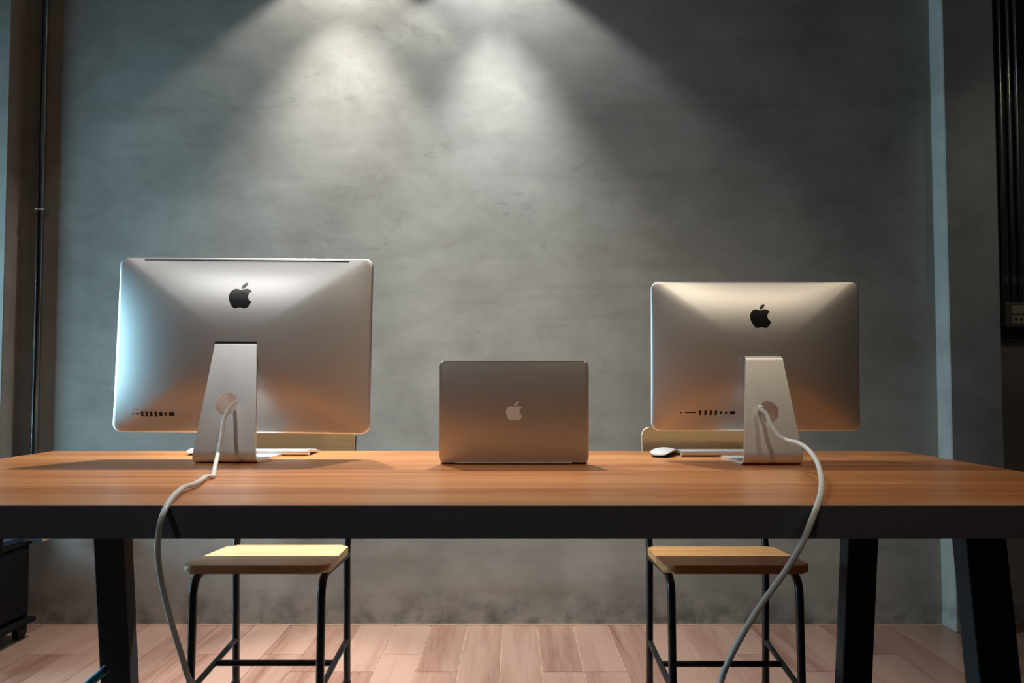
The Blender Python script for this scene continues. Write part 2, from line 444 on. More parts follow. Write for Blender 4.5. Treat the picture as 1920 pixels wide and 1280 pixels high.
for X in (LXL, LXR):
    for yt, s in ((1.475, -1), (1.95, 1)):
        sp = math.tan(math.radians(7.0)) * (ZB + 0.004) * s
        w, d = 0.041, 0.024
        top = tl((X, yt, ZB + 0.004)); bot = tl((X, yt + sp, 0))
        bm = bmesh.new()
        vb = [bm.verts.new(bot + Vector((sx * w, sy * d, 0))) for sx, sy in ((-1, -1), (1, -1), (1, 1), (-1, 1))]
        vt = [bm.verts.new(top + Vector((sx * w, sy * d, 0))) for sx, sy in ((-1, -1), (1, -1), (1, 1), (-1, 1))]
        bm.faces.new(vb[::-1]); bm.faces.new(vt)
        for k in range(4): bm.faces.new((vb[k], vb[(k + 1) % 4], vt[(k + 1) % 4], vt[k]))
        bmesh.ops.bevel(bm, geom=bm.edges[:], offset=0.003, segments=2, affect='EDGES', profile=0.5)
        obj('leg', bm, 'leg_black', table)

# ------------------------------------------------------------------ logo outline (bite at the right, leaf above), unit height
def bez(p0, p1, p2, p3, n=10):
    return [tuple((1 - t) ** 3 * a + 3 * t * (1 - t) ** 2 * b + 3 * t * t * (1 - t) * c + t ** 3 * d for a, b, c, d in zip(p0, p1, p2, p3)) for t in [k / n for k in range(n)]]
def svg_path(start, cmds, n=10):
    p = start; out = []
    for c in cmds:
        q = [(p[0] + c[i], p[1] + c[i + 1]) for i in range(0, len(c), 2)]
        out += bez(p, q[0], q[1], q[2], n); p = q[2]
    return out
fruit = svg_path((318.7, 268.7), [(-.2, -36.7, 16.4, -64.4, 50, -84.8), (-18.8, -26.9, -47.2, -41.7, -84.7, -44.6), (-35.5, -2.8, -74.3, 20.7, -88.5, 20.7),
    (-15, 0, -49.4, -19.7, -76.4, -19.7), (-55.8, .9, -115.1, 44.5, -115.1, 133.2), (0, 26.2, 4.8, 53.3, 14.4, 81.2), (12.8, 36.7, 59, 126.7, 107.2, 125.2),
    (25.2, -.6, 43, -17.9, 75.8, -17.9), (31.8, 0, 48.3, 17.9, 76.4, 17.9), (48.6, -.7, 90.4, -82.5, 102.6, -119.3), (-65.2, -30.7, -61.7, -90, -61.7, -91.9)])
leaf = svg_path((262.1, 104.5), [(27.3, -32.4, 24.8, -61.9, 24, -72.5), (-24.1, 1.4, -52, 16.4, -67.9, 34.9), (-17.5, 19.8, -27.8, 44.3, -25.6, 71.9), (26.1, 2, 49.9, -11.4, 69.5, -34.3)])
def logo_mesh(cx, cz, height, surf, lift):
    """flat emblem laid on the surface y = surf(x, z), front towards -y"""
    bm = bmesh.new(); k = height / 448.0; done = []
    for path in (fruit, leaf):
        pts = [(cx + (x - 187) * k, cz - (y - 256) * k) for x, y in path]
        a = [bm.verts.new((x, surf(x, z) - lift, z)) for x, z in pts]
        b = [bm.verts.new((x, surf(x, z) + 0.0004, z)) for x, z in pts]
        f = bm.faces.new(a)
        n = len(a)
        for i in range(n): bm.faces.new((a[i], a[(i + 1) % n], b[(i + 1) % n], b[i]))
        bm.normal_update()
        tr = bmesh.ops.triangulate(bm, faces=[f])['faces']
        es = list({e for g in tr for e in g.edges if len([h for h in e.link_faces if h in tr]) == 2})
        bmesh.ops.subdivide_edges(bm, edges=es, cuts=5, use_grid_fill=False)
        keep = set(b)
        for v in bm.verts:
            if v not in keep and v.co.y < surf(v.co.x, v.co.z) + 0.0003: v.co.y = surf(v.co.x, v.co.z) - lift
            elif v not in keep and not any(v in q for q in done): v.co.y = surf(v.co.x, v.co.z) - lift
        done.append(keep)
        bmesh.ops.triangulate(bm, faces=[g for g in bm.faces if len(g.verts) > 4])
    return bm

# ------------------------------------------------------------------ all-in-one computers
def computer(label, cx, rear_y, W, H, zb, edge_y, bulge, st, hole, logo, ports, slot, yaw=0.0, roll=0.0, tilt=0.0):
    """local frame: x right, y away from viewer, z up, origin on the table under the stand's rear bend"""
    root = thing('desktop_computer', label, 'computer', (cx, rear_y, TZ), yaw, group='all-in-one computers on the table')
    org = Vector((cx, rear_y, TZ))
    ey = edge_y - rear_y                                   # plane of the shell's rim
    zc = zb + H / 2
    P_ = 2.8
    r = 0.021
    def gauge(x, z):
        x, z = abs(x), abs(z); lo, hi = 0.0, 1.2
        for _ in range(26):
            t = (lo + hi) / 2; a, b = x - t * (W / 2 - r), z - t * (H / 2 - r)
            d = math.hypot(max(a, 0), max(b, 0)) + min(max(a, b), 0)
            if d > t * r: lo = t
            else: hi = t
        return hi
    def surf(x, z):
        u = min(1, abs(x) / (W / 2)); v = min(1, abs(z - zc) / (H / 2))
        g = min(1.0, gauge(x, z - zc))
        return ey - bulge * (0.72 * (1 - u ** P_) * (1 - v ** P_) + 0.28 * (1 - g ** 2.4))
    out = round_rect(W, H, r, 8)
    # resample the long sides so rings stay even
    dense = []
    for (ax, az), (bx, bz) in zip(out, out[1:] + out[:1]):
        L_ = math.hypot(bx - ax, bz - az); n = max(1, int(L_ / 0.018))
        for k in range(n): dense.append((ax + (bx - ax) * k / n, az + (bz - az) * k / n))
    bm = bmesh.new(); rings = []
    TT = [0.03, 0.1, 0.2, 0.3, 0.4, 0.5, 0.6, 0.7, 0.78, 0.85, 0.9, 0.94, 0.97, 0.985]
    for t in TT:
        rings.append([bm.verts.new((x * t, surf(x * t, zc + z * t), zc + z * t)) for x, z in dense])
    for t, dy in ((0.995, 0.0006), (1.0, 0.0026), (1.0, 0.010), (0.998, 0.0125)):
        rings.append([bm.verts.new((x * t, ey + dy, zc + z * t)) for x, z in dense])
    n = len(dense)
    bm.faces.new(rings[0])
    for a, b in zip(rings, rings[1:]):
        for k in range(n): bm.faces.new((a[k], a[(k + 1) % n], b[(k + 1) % n], b[k]))
    bm.faces.new(rings[-1][::-1])
    shell = obj('back_shell', bm, 'alu', root, smooth=50)
    pv = Vector((0, ey, zc))
    shell.rotation_euler = (tilt, roll, 0)
    shell.location = pv - shell.rotation_euler.to_matrix() @ pv
    # front: glass and aluminium chin
    chin = 0.075
    bm = prism(bmesh.new(), [(x, ey + 0.0125, zc + chin / 2 + z) for x, z in round_rect(W - 0.006, H - chin - 0.006, 0.018, 5)], (0, 0.003, 0))
    obj('display_glass', bm, 'glass_black', shell)
    # logo
    lx, lz, lh = logo
    tag(obj('logo', logo_mesh(lx, lz, lh, surf, 0.0006), 'logo_black', shell), 'black fruit-shaped emblem with a bite and a leaf')
    if slot:
        sx0, sx1, sz, sh = slot
        bm = bmesh.new(); k = 24
        ra = []
        for i in range(k + 1):
            x = sx0 + (sx1 - sx0) * i / k
            ra.append([bm.verts.new((x, surf(x, z) - 0.0004, z)) for z in (sz - sh / 2, sz + sh / 2)])
        for a, b in zip(ra, ra[1:]): bm.faces.new((a[0], b[0], b[1], a[1]))
        obj('vent_slot', bm, 'port', shell)
    for (x, z, w, h, rnd, icon) in ports:
        rr = min(w, h) * (0.499 if rnd else 0.22)
        pts = [(x + a, surf(x + a, z + b) - 0.0005, z + b) for a, b in round_rect(w, h, rr, 4)]
        obj('port', prism(bmesh.new(), pts, (0, 0.001, 0)), 'port', shell)
        if icon:
            iw = 0.0022
            pts = [(x + a, surf(x + a, z + 0.0105 + b) - 0.0004, z + 0.0105 + b) for a, b in round_rect(iw, iw * 0.8, 0.0006, 2)]
            obj('port_icon', prism(bmesh.new(), pts, (0, 0.0008, 0)), 'icon', shell)
    # stand: bent plate, profile in y-z with half-width
    ztop, wt, wb, depth, ytop = st
    th = 0.0065
    # larger radius at the foot
    prof = fillet([(0, surf(0, ztop) + 0.010, ztop), (0, ytop, ztop), (0, ytop * 0.5, ztop * 0.5)], 0.014, 8)[:-1] + \
           fillet([(0, ytop * 0.5, ztop * 0.5), (0, -0.002, 0.0005), (0, depth, 0.0005)], 0.026, 10)
    bm = bmesh.new(); A, Bq = [], []
    for i, p in enumerate(prof):
        t = (prof[min(i + 1, len(prof) - 1)] - prof[max(i - 1, 0)]).normalized()
        nrm = Vector((0, -t.z, t.y))                     # to the inside of the bend
        z = max(0.0, p.z)
        if i > len(prof) * 0.55 and p.y > 0.03: hw_ = (wb + 0.010 * (p.y / depth)) / 2
        else: hw_ = (wb + (wt - wb) * min(1.0, z / ztop)) / 2
        # outside surface is the profile itself, inside is offset towards +y/+z
        q = p + Vector((0, 0, 0))
        ins = p + nrm * th
        A.append((bm.verts.new(q + Vector((-hw_, 0, 0))), bm.verts.new(q + Vector((hw_, 0, 0)))))
        Bq.append((bm.verts.new(ins + Vector((-hw_, 0, 0))), bm.verts.new(ins + Vector((hw_, 0, 0)))))
    for i in range(len(prof) - 1):
        bm.faces.new((A[i][0], A[i][1], A[i + 1][1], A[i + 1][0]))
        bm.faces.new((Bq[i][1], Bq[i][0], Bq[i + 1][0], Bq[i + 1][1]))
        for s in (0, 1): bm.faces.new((A[i][s], A[i + 1][s], Bq[i + 1][s], Bq[i][s]))
    for e in (0, -1): bm.faces.new((A[e][0], A[e][1], Bq[e][1], Bq[e][0]))
    bmesh.ops.recalc_face_normals(bm, faces=bm.faces)
    sm = bpy.data.meshes.new('stand'); bm.to_mesh(sm); bm.free()
    so = bpy.data.objects.new('stand', sm); C.objects.link(so)
    hx_, hz_, hr_ = hole
    cb = Tb([(hx_, -0.1, hz_), (hx_, 0.09, hz_)], hr_, 48); bmesh.ops.recalc_face_normals(cb, faces=cb.faces)
    cm = bpy.data.meshes.new('cutter'); cb.to_mesh(cm); cb.free()
    co = bpy.data.objects.new('cutter', cm); C.objects.link(co)
    md = so.modifiers.new('hole', 'BOOLEAN'); md.operation = 'DIFFERENCE'; md.object = co; md.solver = 'EXACT'
    bpy.context.view_layer.update()
    res = bpy.data.meshes.new_from_object(so.evaluated_get(bpy.context.evaluated_depsgraph_get()))
    bpy.data.objects.remove(co); bpy.data.objects.remove(so)
    b2 = bmesh.new(); b2.from_mesh(res); bpy.data.meshes.remove(res)
    obj('stand', b2, 'alu_stand', root, smooth=35)
    # dark slot where the stand enters the shell
    sl = [(x, surf(x, ztop - 0.003 + z) - 0.0006, ztop - 0.003 + z) for x, z in round_rect(wt + 0.002, 0.008, 0.002, 3)]
    obj('stand_slot', prism(bmesh.new(), sl, (0, 0.0012, 0)), 'port', shell)
    # pads
    return root, surf, org

def loc_at(px, py, Y, org):
    p = atY(px, py, Y) - org
    return p

# left, large
EDGE_L, REAR_L = 1.893, atZ(418, 869.5, TZ).y
cL = atY(457, 640, EDGE_L).x
org = Vector((cL, REAR_L, TZ))
topL = atY(460, 482.5, EDGE_L).z - TZ; botL = atY(457, 811, EDGE_L).z - TZ
sy = EDGE_L - 0.035
def P(px, py, Y): return atY(px, py, Y) - org
portsL = []
for x, w, h, rnd in ((253, 3, 3, 1), (262, 3, 3, 1), (271.7, 4.6, 9.6, 0), (280.5, 4.6, 9.6, 0), (289.2, 4.6, 9.6, 0), (298.1, 4.6, 9.6, 0), (307.8, 6.2, 7.6, 0), (317.2, 4.2, 6, 1), (328.7, 10, 6.6, 0)):
    q = P(x, 777.5, EDGE_L - 0.012); s = (EDGE_L - 0.012) / F
    portsL.append((q.x, q.z, w * s, h * s, rnd, True))
q0, q1 = P(267, 488, EDGE_L - 0.004), P(652, 488.5, EDGE_L - 0.004)
lg = P(449.5, 554.5, EDGE_L - 0.04)
hl = P(424.6, 757.3, REAR_L + 0.033)
stL = (P(442, 641, EDGE_L - 0.085).z, 79 * (EDGE_L - 0.085) / F, 121 * REAR_L / F, 0.195, 0.070)
compL, surfL, orgL = computer('larger silver all-in-one computer seen from behind, on the left', cL, REAR_L, 479 * EDGE_L / F, topL - botL, botL, EDGE_L, 0.054,
    stL, (hl.x, hl.z, 0.0277), (lg.x, lg.z, 51 * sy / F), portsL, (q0.x, q1.x, q0.z, 0.0032), yaw=0.0, roll=math.radians(0.5), tilt=math.radians(-2.0))

EDGE_R, REAR_R = 1.858, atZ(1448, 872.5, TZ).y
cR = atY(1416.7, 660, EDGE_R).x
org = Vector((cR, REAR_R, TZ))
topR = atY(1416, 528, EDGE_R).z - TZ; botR = atY(1416, 808, EDGE_R).z - TZ
portsR = []
for x, w, h, rnd in ((1277.5, 2.8, 2.8, 1), (1294.7, 19.5, 1.9, 1), (1313, 4, 9, 0), (1322.7, 4, 9, 0), (1332.6, 4, 9, 0), (1342, 4, 9, 0), (1351.4, 3.8, 5.6, 1), (1360.9, 3.8, 5.6, 1), (1373, 9.6, 6.2, 0)):
    q = P(x, 773.2, EDGE_R - 0.02); s = (EDGE_R - 0.02) / F
    portsR.append((q.x, q.z, w * s, h * s, rnd, False))
lg = P(1424, 591.5, EDGE_R - 0.037)
hr = P(1441.5, 771.6, REAR_R + 0.031)
stR = (P(1428, 667, EDGE_R - 0.08).z, 69 * (EDGE_R - 0.08) / F, 113 * REAR_R / F, 0.175, 0.062)
compR, surfR, orgR = computer('smaller silver all-in-one computer seen from behind, on the right', cR, REAR_R, 391.5 * EDGE_R / F, topR - botR, botR, EDGE_R, 0.048,
    stR, (hr.x, hr.z, 0.0262), (lg.x, lg.z, 46 * (EDGE_R - 0.037) / F), portsR, None, tilt=math.radians(1.2))

# ------------------------------------------------------------------ power cords
def cord(label, pts, r, extra=None):
    o = obj('power_cord', Tb(smooth_path(pts, 8), r, 12), 'cord', smooth=60)
    return tag(o, label, 'cord', group='white power cords of the computers')
r = 0.0046
yh = REAR_L + 0.03
c = [atY(455, 748, EDGE_L - 0.046), atY(441, 754, yh + 0.01), atY(428, 769, yh - 0.028), atY(419, 790, yh - 0.055), atY(416, 815, yh - 0.075), atY(410, 845, yh - 0.11), atY(405, 866, 1.60)]
def onT(px, py, up=0.0): return atZ(px, py, TZ + r + up)
c += [onT(401, 886, 0.001), onT(398.5, 893, 0.0), onT(387, 893, 0.002), onT(376, 901, 0.003), onT(362, 908, 0.004), onT(345, 913, 0.005), onT(329, 926, 0.005), atY(316, 943, YN + 0.01), atY(304, 968, YN - 0.022), atY(297, 1000, YN - 0.025), atY(296.5, 1045, YN - 0.02), atY(305, 1100, YN - 0.01), atY(321, 1165, YN), atY(341, 1230, YN + 0.01), atY(360, 1285, YN + 0.02)]
e = c[-1]
c += [e + Vector((0.06, 0.02, -0.14)), e + Vector((0.12, 0.05, -0.30)), Vector((e.x + 0.15, e.y + 0.05, 0.03)), Vector((e.x + 0.17, e.y - 0.02, r)), Vector((e.x + 0.12, e.y - 0.14, r)), Vector((e.x - 0.05, e.y - 0.28, r))]
cord('white power cord hanging from the left computer over the table edge', c, r)
r = 0.0049
yh = REAR_R + 0.03
c = [atY(1425, 757, EDGE_R - 0.042), atY(1425, 764, yh + 0.005), atY(1429, 768.5, yh - 0.018), atY(1437, 776, yh - 0.03), atY(1444, 793, yh - 0.045), atY(1457, 813, yh - 0.065), atY(1475, 825, yh - 0.10), atY(1496, 830, yh - 0.15), atY(1516, 843, yh - 0.22), atY(1532, 866, yh - 0.31), atY(1539.5, 892, yh - 0.41), atY(1540, 915, 1.26), atY(1535, 940, YN - 0.002), atY(1523, 972, YN - 0.022), atY(1503, 1020, YN - 0.025), atY(1470, 1074, YN - 0.02), atY(1430, 1129, YN - 0.015), atY(1394, 1186, YN - 0.01), atY(1366, 1240, YN), atY(1350, 1285, YN + 0.01)]
e = c[-1]
c += [e + Vector((-0.03, 0.01, -0.14)), e + Vector((-0.04, 0.03, -0.32)), Vector((e.x - 0.04, e.y + 0.02, 0.03)), Vector((e.x - 0.02, e.y - 0.05, r)), Vector((e.x + 0.08, e.y - 0.16, r)), Vector((e.x + 0.25, e.y - 0.26, r))]
cr_ = cord('white power cord looping from the right computer down past the right chair', c, r)
tag(obj('plug', Tb([atY(1419, 752, EDGE_R - 0.046), atY(1425, 763, yh + 0.007), atY(1428, 767.5, yh - 0.012)], [0.008, 0.0085, 0.007], 16), 'white', cr_, smooth=60), 'chunky white connector')

# ------------------------------------------------------------------ laptop
LAPW = 359e-3
LY = atZ(963, 870.5, TZ).y
lapx = atY(963.5, 800, LY).x
sc_ = 279.5 * LY / F / LAPW
lap = thing('laptop', 'open silver laptop seen from behind in the middle of the table', 'laptop', (lapx, LY, TZ))
W_ = LAPW * sc_
D_ = 0.247 * sc_
bm = prism(bmesh.new(), [(x, D_ / 2 + y + 0.004, 0.0035) for x, y in round_rect(W_ - 0.002, D_ - 0.004, 0.012, 5)], (0, 0, 0.0085), bevel=0.003)
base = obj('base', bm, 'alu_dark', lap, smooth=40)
obj('keyboard_deck', B(-W_ / 2 + 0.03, W_ / 2 - 0.03, 0.04, 0.14, 0.01205, 0.0130), 'port', base)
for sx in (-1, 1):
    for yy in (0.03, D_ - 0.02):
        obj('rubber_foot', Tb([(sx * (W_ / 2 - 0.03), yy, 0.0), (sx * (W_ / 2 - 0.03), yy, 0.0040)], 0.008, 16), 'rubber', base, smooth=40)
hin = obj('hinge', Tb([(-W_ / 2 + 0.008, 0.0045, 0.0052), (W_ / 2 - 0.008, 0.0045, 0.0052)], 0.0042, 20), 'rubber', lap, smooth=40)
s = LY / F
obj('vent_strip', B((853.5 - 963) * s, (1072 - 963) * s, -0.0030, 0.0010, 0.0030, 0.0046, bevel=0.0004, seg=1), 'alu_kb', hin)
topz = atY(963, 676.5, LY - 0.004).z - TZ; botz = atY(963, 866.5, LY).z - TZ
Hl = topz - botz
tilt = math.radians(1.5)
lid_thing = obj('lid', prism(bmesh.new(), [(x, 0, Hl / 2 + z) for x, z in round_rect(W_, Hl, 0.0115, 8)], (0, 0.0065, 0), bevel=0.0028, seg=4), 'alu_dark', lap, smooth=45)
lid_thing.location = (0, -0.0005, botz); lid_thing.rotation_euler = (tilt, 0, 0)
obj('screen', prism(bmesh.new(), [(x, 0.0062, Hl / 2 + z) for x, z in round_rect(W_ - 0.006, Hl - 0.006, 0.010, 5)], (0, 0.0008, 0)), 'glass_black', lid_thing)
lz = atY(963, 770, LY).z - TZ - botz
tag(obj('logo', logo_mesh(0.0, lz, 36 * s, lambda x, z: 0.0, 0.0003), 'logo_grey', lid_thing), 'pale grey fruit-shaped emblem with a bite and a leaf')

# ------------------------------------------------------------------ keyboards
def keyboard(label, x_left, x_right, rear_y, rz=0.0):
    w = x_right - x_left
    t = thing('keyboard', label, 'keyboard', ((x_left + x_right) / 2, rear_y, TZ), rz, group='thin aluminium keyboards')
    rc = 0.0085; d = 0.128
    prof = [(rc + rc * math.cos(a), rc + 0.0012 + rc * math.sin(a)) for a in [math.radians(90 + 270 * k / 18) for k in range(14)]]
    # tube at the rear, wedge running down to the far edge
    pts = [(0.0 + y, z) for y, z in prof if True]
    pts = [(rc - rc * math.sin(math.radians(a)), rc + 0.001 + rc * math.cos(math.radians(a))) for a in range(0, 181, 15)] + [(rc + 0.010, 0.0012), (rc + 0.012, 0.0085), (d, 0.0012), (d + 0.001, 0.0035), (d, 0.0052)]
    bm = prism(bmesh.new(), [(-w / 2, y, z) for y, z in pts], (w, 0, 0))
    body = obj('body', bm, 'alu_kb', t, smooth=30)
    for sx in (-1, 1):
        obj('end_cap', Tb([(sx * (w / 2 - 0.0005), rc, rc + 0.001), (sx * (w / 2 + 0.0012), rc, rc + 0.001)], rc - 0.0006, 20), 'white', body, smooth=40)
    bm = bmesh.new()
    a = math.atan2(0.018 - 0.0052, d - rc)
    for row in range(6):
        y0 = 0.024 + row * 0.0172
        n = 12 if row == 5 else 13
        for k in range(13):
            x0 = -w / 2 + 0.006 + k * (w - 0.012) / 13
            z = 0.018 - (y0 + 0.007 - rc) * math.tan(a)
            box(bm, x0 + 0.0012, x0 + (w - 0.012) / 13 - 0.0012, y0, y0 + (0.0145 if row else 0.008), z - 0.003, z + 0.0016)
    tag(obj('keys', bm, 'white', t), kind='stuff')
    return t
kL = atZ(577, 855, TZ)
keyboard('thin silver keyboard behind the stand of the left computer', kL.x - 0.279, kL.x, kL.y)
kR = atZ(1279, 856, TZ)
keyboard('thin silver keyboard behind the stand of the right computer', kR.x, kR.x + 0.279, kR.y)

# ------------------------------------------------------------------ mice
def mouse(label, loc, rz):
    t = thing('computer_mouse', label, 'mouse', loc, rz, group='white computer mice')
    def shell(zf, y_half, x_half, z0, nrings):
        bm = bmesh.new(); rings = []
        n = 40
        for k in range(nrings + 1):
            t_ = k / nrings
            ring = []
            for i in range(n):
                a = 2 * PI * i / n
                ex = 0.55
                cx = math.copysign(abs(math.cos(a)) ** ex, math.cos(a)); sn = math.copysign(abs(math.sin(a)) ** ex, math.sin(a))
                x, y = x_half * cx * (1 - t_), y_half * sn * (1 - t_ )
                ring.append(bm.verts.new((x, y, zf(x, y, t_))))
            rings.append(ring)
        return bm, rings, n
    xh, yh_ = 0.0575, 0.0285
    # long axis = x; arched along x
    top = lambda x, y, t_: 0.0075 + 0.0145 * (1 - (abs(x) / xh) ** 2.2) * (1 - 0.35 * (abs(y) / yh_) ** 2.5) + 0.0
    bm, rings, n = shell(top, yh_, xh, 0, 10)
    rings[-1:] = []
    low = [bm.verts.new((v.co.x * 0.985, v.co.y * 0.97, v.co.z - 0.003)) for v in rings[0]]
    for a, b in zip(rings, rings[1:]):
        for k in range(n): bm.faces.new((a[k], a[(k + 1) % n], b[(k + 1) % n], b[k]))
    bm.faces.new(rings[-1])
    for k in range(n): bm.faces.new((low[k], low[(k + 1) % n], rings[0][(k + 1) % n], rings[0][k]))
    bmesh.ops.delete(bm, geom=[v for v in bm.verts if not v.link_faces], context='VERTS')
    bm.faces.new(low[::-1])
    obj('top_shell', bm, 'white', t, smooth=50)
    bm = bmesh.new()
    pts = [(x * 1.0, y, 0.0) for x, y in round_rect(0.100, 0.046, 0.020, 6)]
    n = len(pts)
    a = [bm.verts.new((x, y, 0.0)) for x, y, z in pts]
    b = [bm.verts.new((x * 1.10, y * 1.12, 0.0052)) for x, y, z in pts]
    for k in range(n): bm.faces.new((a[k], a[(k + 1) % n], b[(k + 1) % n], b[k]))
    bm.faces.new(a[::-1]); bm.faces.new(b)
    obj('base', bm, 'rubber', t, smooth=40)
    return t
m = atZ(1252, 857, TZ)
mouse('white computer mouse beside the right keyboard', (m.x, m.y + 0.045, TZ), math.radians(62))
m = atZ(367, 853, TZ)
mouse('white computer mouse half hidden behind the stand of the left computer', (m.x + 0.006, m.y + 0.045, TZ), math.radians(80))

# ------------------------------------------------------------------ stool chairs
def chair(label, wd, fx0, fx1, bx0, bx1, yf, yb, zf, zbk, backx, lean):
    """fx, bx: seat edges in x at the front (towards the viewer) and back; back_x: backrest extents"""
    cx, cy = (fx0 + fx1) / 2, (yf + yb) / 2
    t = thing('school_chair', label, 'chair', (cx, cy, 0), group='wooden chairs with black tube frames')
    def l(x, y, z): return Vector((x - cx, y - cy, z))
    # seat outline with rounded corners
    corners = [(fx0, yf), (fx1, yf), (bx1, yb), (bx0, yb)]
    oc = fillet([Vector(((corners[0][0] + corners[1][0]) / 2, yf, 0))] + [Vector((*corners[k % 4], 0)) for k in (1, 2, 3, 4)] + [Vector(((corners[0][0] + corners[1][0]) / 2, yf, 0))], 0.032, 8)[:-1]
    th = 0.022
    def zz(y): return zf + (zbk - zf) * (y - yf) / (yb - yf)
    bm = prism(bmesh.new(), [l(p.x, p.y, zz(p.y) - th) for p in oc], (0, 0, th), bevel=0.0095, seg=4)
    obj('seat', bm, wd, t, smooth=40)
    rt = 0.011
    zl = zf - th - rt
    ins = 0.024
    S = []
    for side, xf_, xb_ in ((-1, fx0 + ins, bx0 + 0.012), (1, fx1 - ins, bx1 - 0.012)):
        yF, yB = yf + 0.030, yb + 0.014
        yR = yB + 0.016        # rear foot
        zr = zz(yb) - th - rt
        # front leg bends back under the seat
        pts = fillet([l(xf_, yF - 0.012, 0.0), l(xf_, yF, zl - 0.002), l(xb_, yB - 0.002, zr)], 0.055, 8)
        lg_ = obj('front_leg', Tb(pts, rt, 14), 'black_gloss', t, smooth=50)
        obj('foot_cap', Tb([l(xf_, yF - 0.012, 0.0), l(xf_, yF - 0.0115, 0.02)], rt + 0.002, 14), 'rubber', lg_, smooth=50)
        # rear upright: foot to backrest
        pts = fillet([l(xb_, yR, 0.0), l(xb_, yB, zr + 0.01), l(xb_, yB + lean, 0.77)], 0.10, 8)
        ru = obj('rear_upright', Tb(pts, rt, 14), 'black_gloss', t, smooth=50)
        obj('foot_cap', Tb([l(xb_, yR, 0.0), l(xb_, yR - 0.003, 0.02)], rt + 0.002, 14), 'rubber', ru, smooth=50)
        # side stretcher, low
        za, zr_ = 0.120, 0.150
        f_ = l(xf_, yF - 0.012 + 0.012 * za / zl, za); kb = za / zr
        b_ = l(xb_, yR + (yB - yR) * kb, zr_)
        obj('side_stretcher', Tb([f_, b_], 0.0085, 12), 'black_gloss', t, smooth=50)
        S.append((f_ + b_) / 2 - Vector((0, 0, 0)))
        Sx = (f_, b_)
    a, b = S
    obj('cross_stretcher', Tb([a, b], 0.0085, 12), 'black_gloss', t, smooth=50)
    # backrest: bent plywood with pale edge
    yb0 = yb + 0.014 + lean * 0.75 - rt - 0.016
    bw = backx[1] - backx[0]; bc = (backx[0] + backx[1]) / 2
    zt = backx[2]; bh = 0.165
    N_ = 14
    bm = bmesh.new()
    out = round_rect(bw, bh, 0.026, 6)
    pts = []
    for x, z in out: pts.append(l(bc + x, yb0 + lean * (z / bh) * 0.35, zt - bh / 2 + z))
    prism(bm, pts, (0, 0.012, 0), bevel=0.0015, seg=1)
    for f in bm.faces:
        f.material_index = 0 if abs(f.normal.y) > 0.9 or f.calc_area() > 0.01 else 1
    bm.normal_update()
    for f in bm.faces: f.material_index = 0 if abs(f.normal.y) > 0.8 else 1
    br = obj('backrest', bm, ['lit_back_wood', 'ply_edge'], t, smooth=30)
    for x in (bx0 + 0.012, bx1 - 0.012):
        for z in (zt - 0.045, zt - bh + 0.045):
            pass
    return t
ZS = 0.455
def seat_pts(fl, fr, bl, br, yfp, ybp):
    F0, F1 = atZ(fl, yfp, ZS), atZ(fr, yfp, ZS)
    B0, B1 = atZ(bl, ybp, ZS - 0.012), atZ(br, ybp, ZS - 0.012)
    return F0.x, F1.x, B0.x, B1.x, F0.y, B0.y
s1 = seat_pts(337, 615, 432, 656, 1060, 1021)
bt = atY(668, 812, s1[5] + 0.075)
chair('chair with wooden seat in lamp-lit colouring and black tube legs, tucked in behind the left computer', 'lit_seat', *s1, ZS, ZS - 0.012, (bt.x - 0.385, bt.x, atY(668, 801, s1[5] + 0.075).z), 0.075)
s2 = seat_pts(1246, 1523, 1212, 1446, 1060, 1023)
bt = atY(1201, 800, s2[5] + 0.075)
chair('chair with orange-brown wooden seat and black tube legs, tucked in behind the right computer', 'seat_wood', *s2, ZS, ZS - 0.012, (bt.x, bt.x + 0.385, bt.z), 0.075)

# ------------------------------------------------------------------ steel conduit, left
xc = atY(75, 420, WY - 0.02).x
t = thing('steel_conduit', 'dark steel conduit pipe running up the wall at the left', 'pipe', (xc, WY - 0.02, 0))
obj('pipe', Tb([(0, 0, 0.56), (0, 0, ZC - 0.001)], 0.0135, 20), 'steel', t, smooth=50)
obj('junction_box', B(-0.035, 0.035, -0.02, 0.0195, 0.48, 0.57, bevel=0.004), 'black', t)
zc_ = atY(70, 393, WY - 0.02).z
bm = bmesh.new()
tube(bm, [(0.0165 * math.cos(a), -0.0165 * math.sin(a), zc_) for a in [PI * k / 12 for k in range(13)]], 0.0035, 8)
for sx in (-1, 1):
    box(bm, sx * 0.026 - 0.0105, sx * 0.026 + 0.0105, 0.012, 0.0195, zc_ - 0.006, zc_ + 0.006, bevel=0.001, seg=1)
cl = obj('clamp', bm, 'zinc', t, smooth=50)
for sx in (-1, 1):
    obj('screw', Tb([(sx * 0.028, 0.013, zc_), (sx * 0.028, 0.009, zc_)], 0.004, 12), 'zinc', cl, smooth=50)

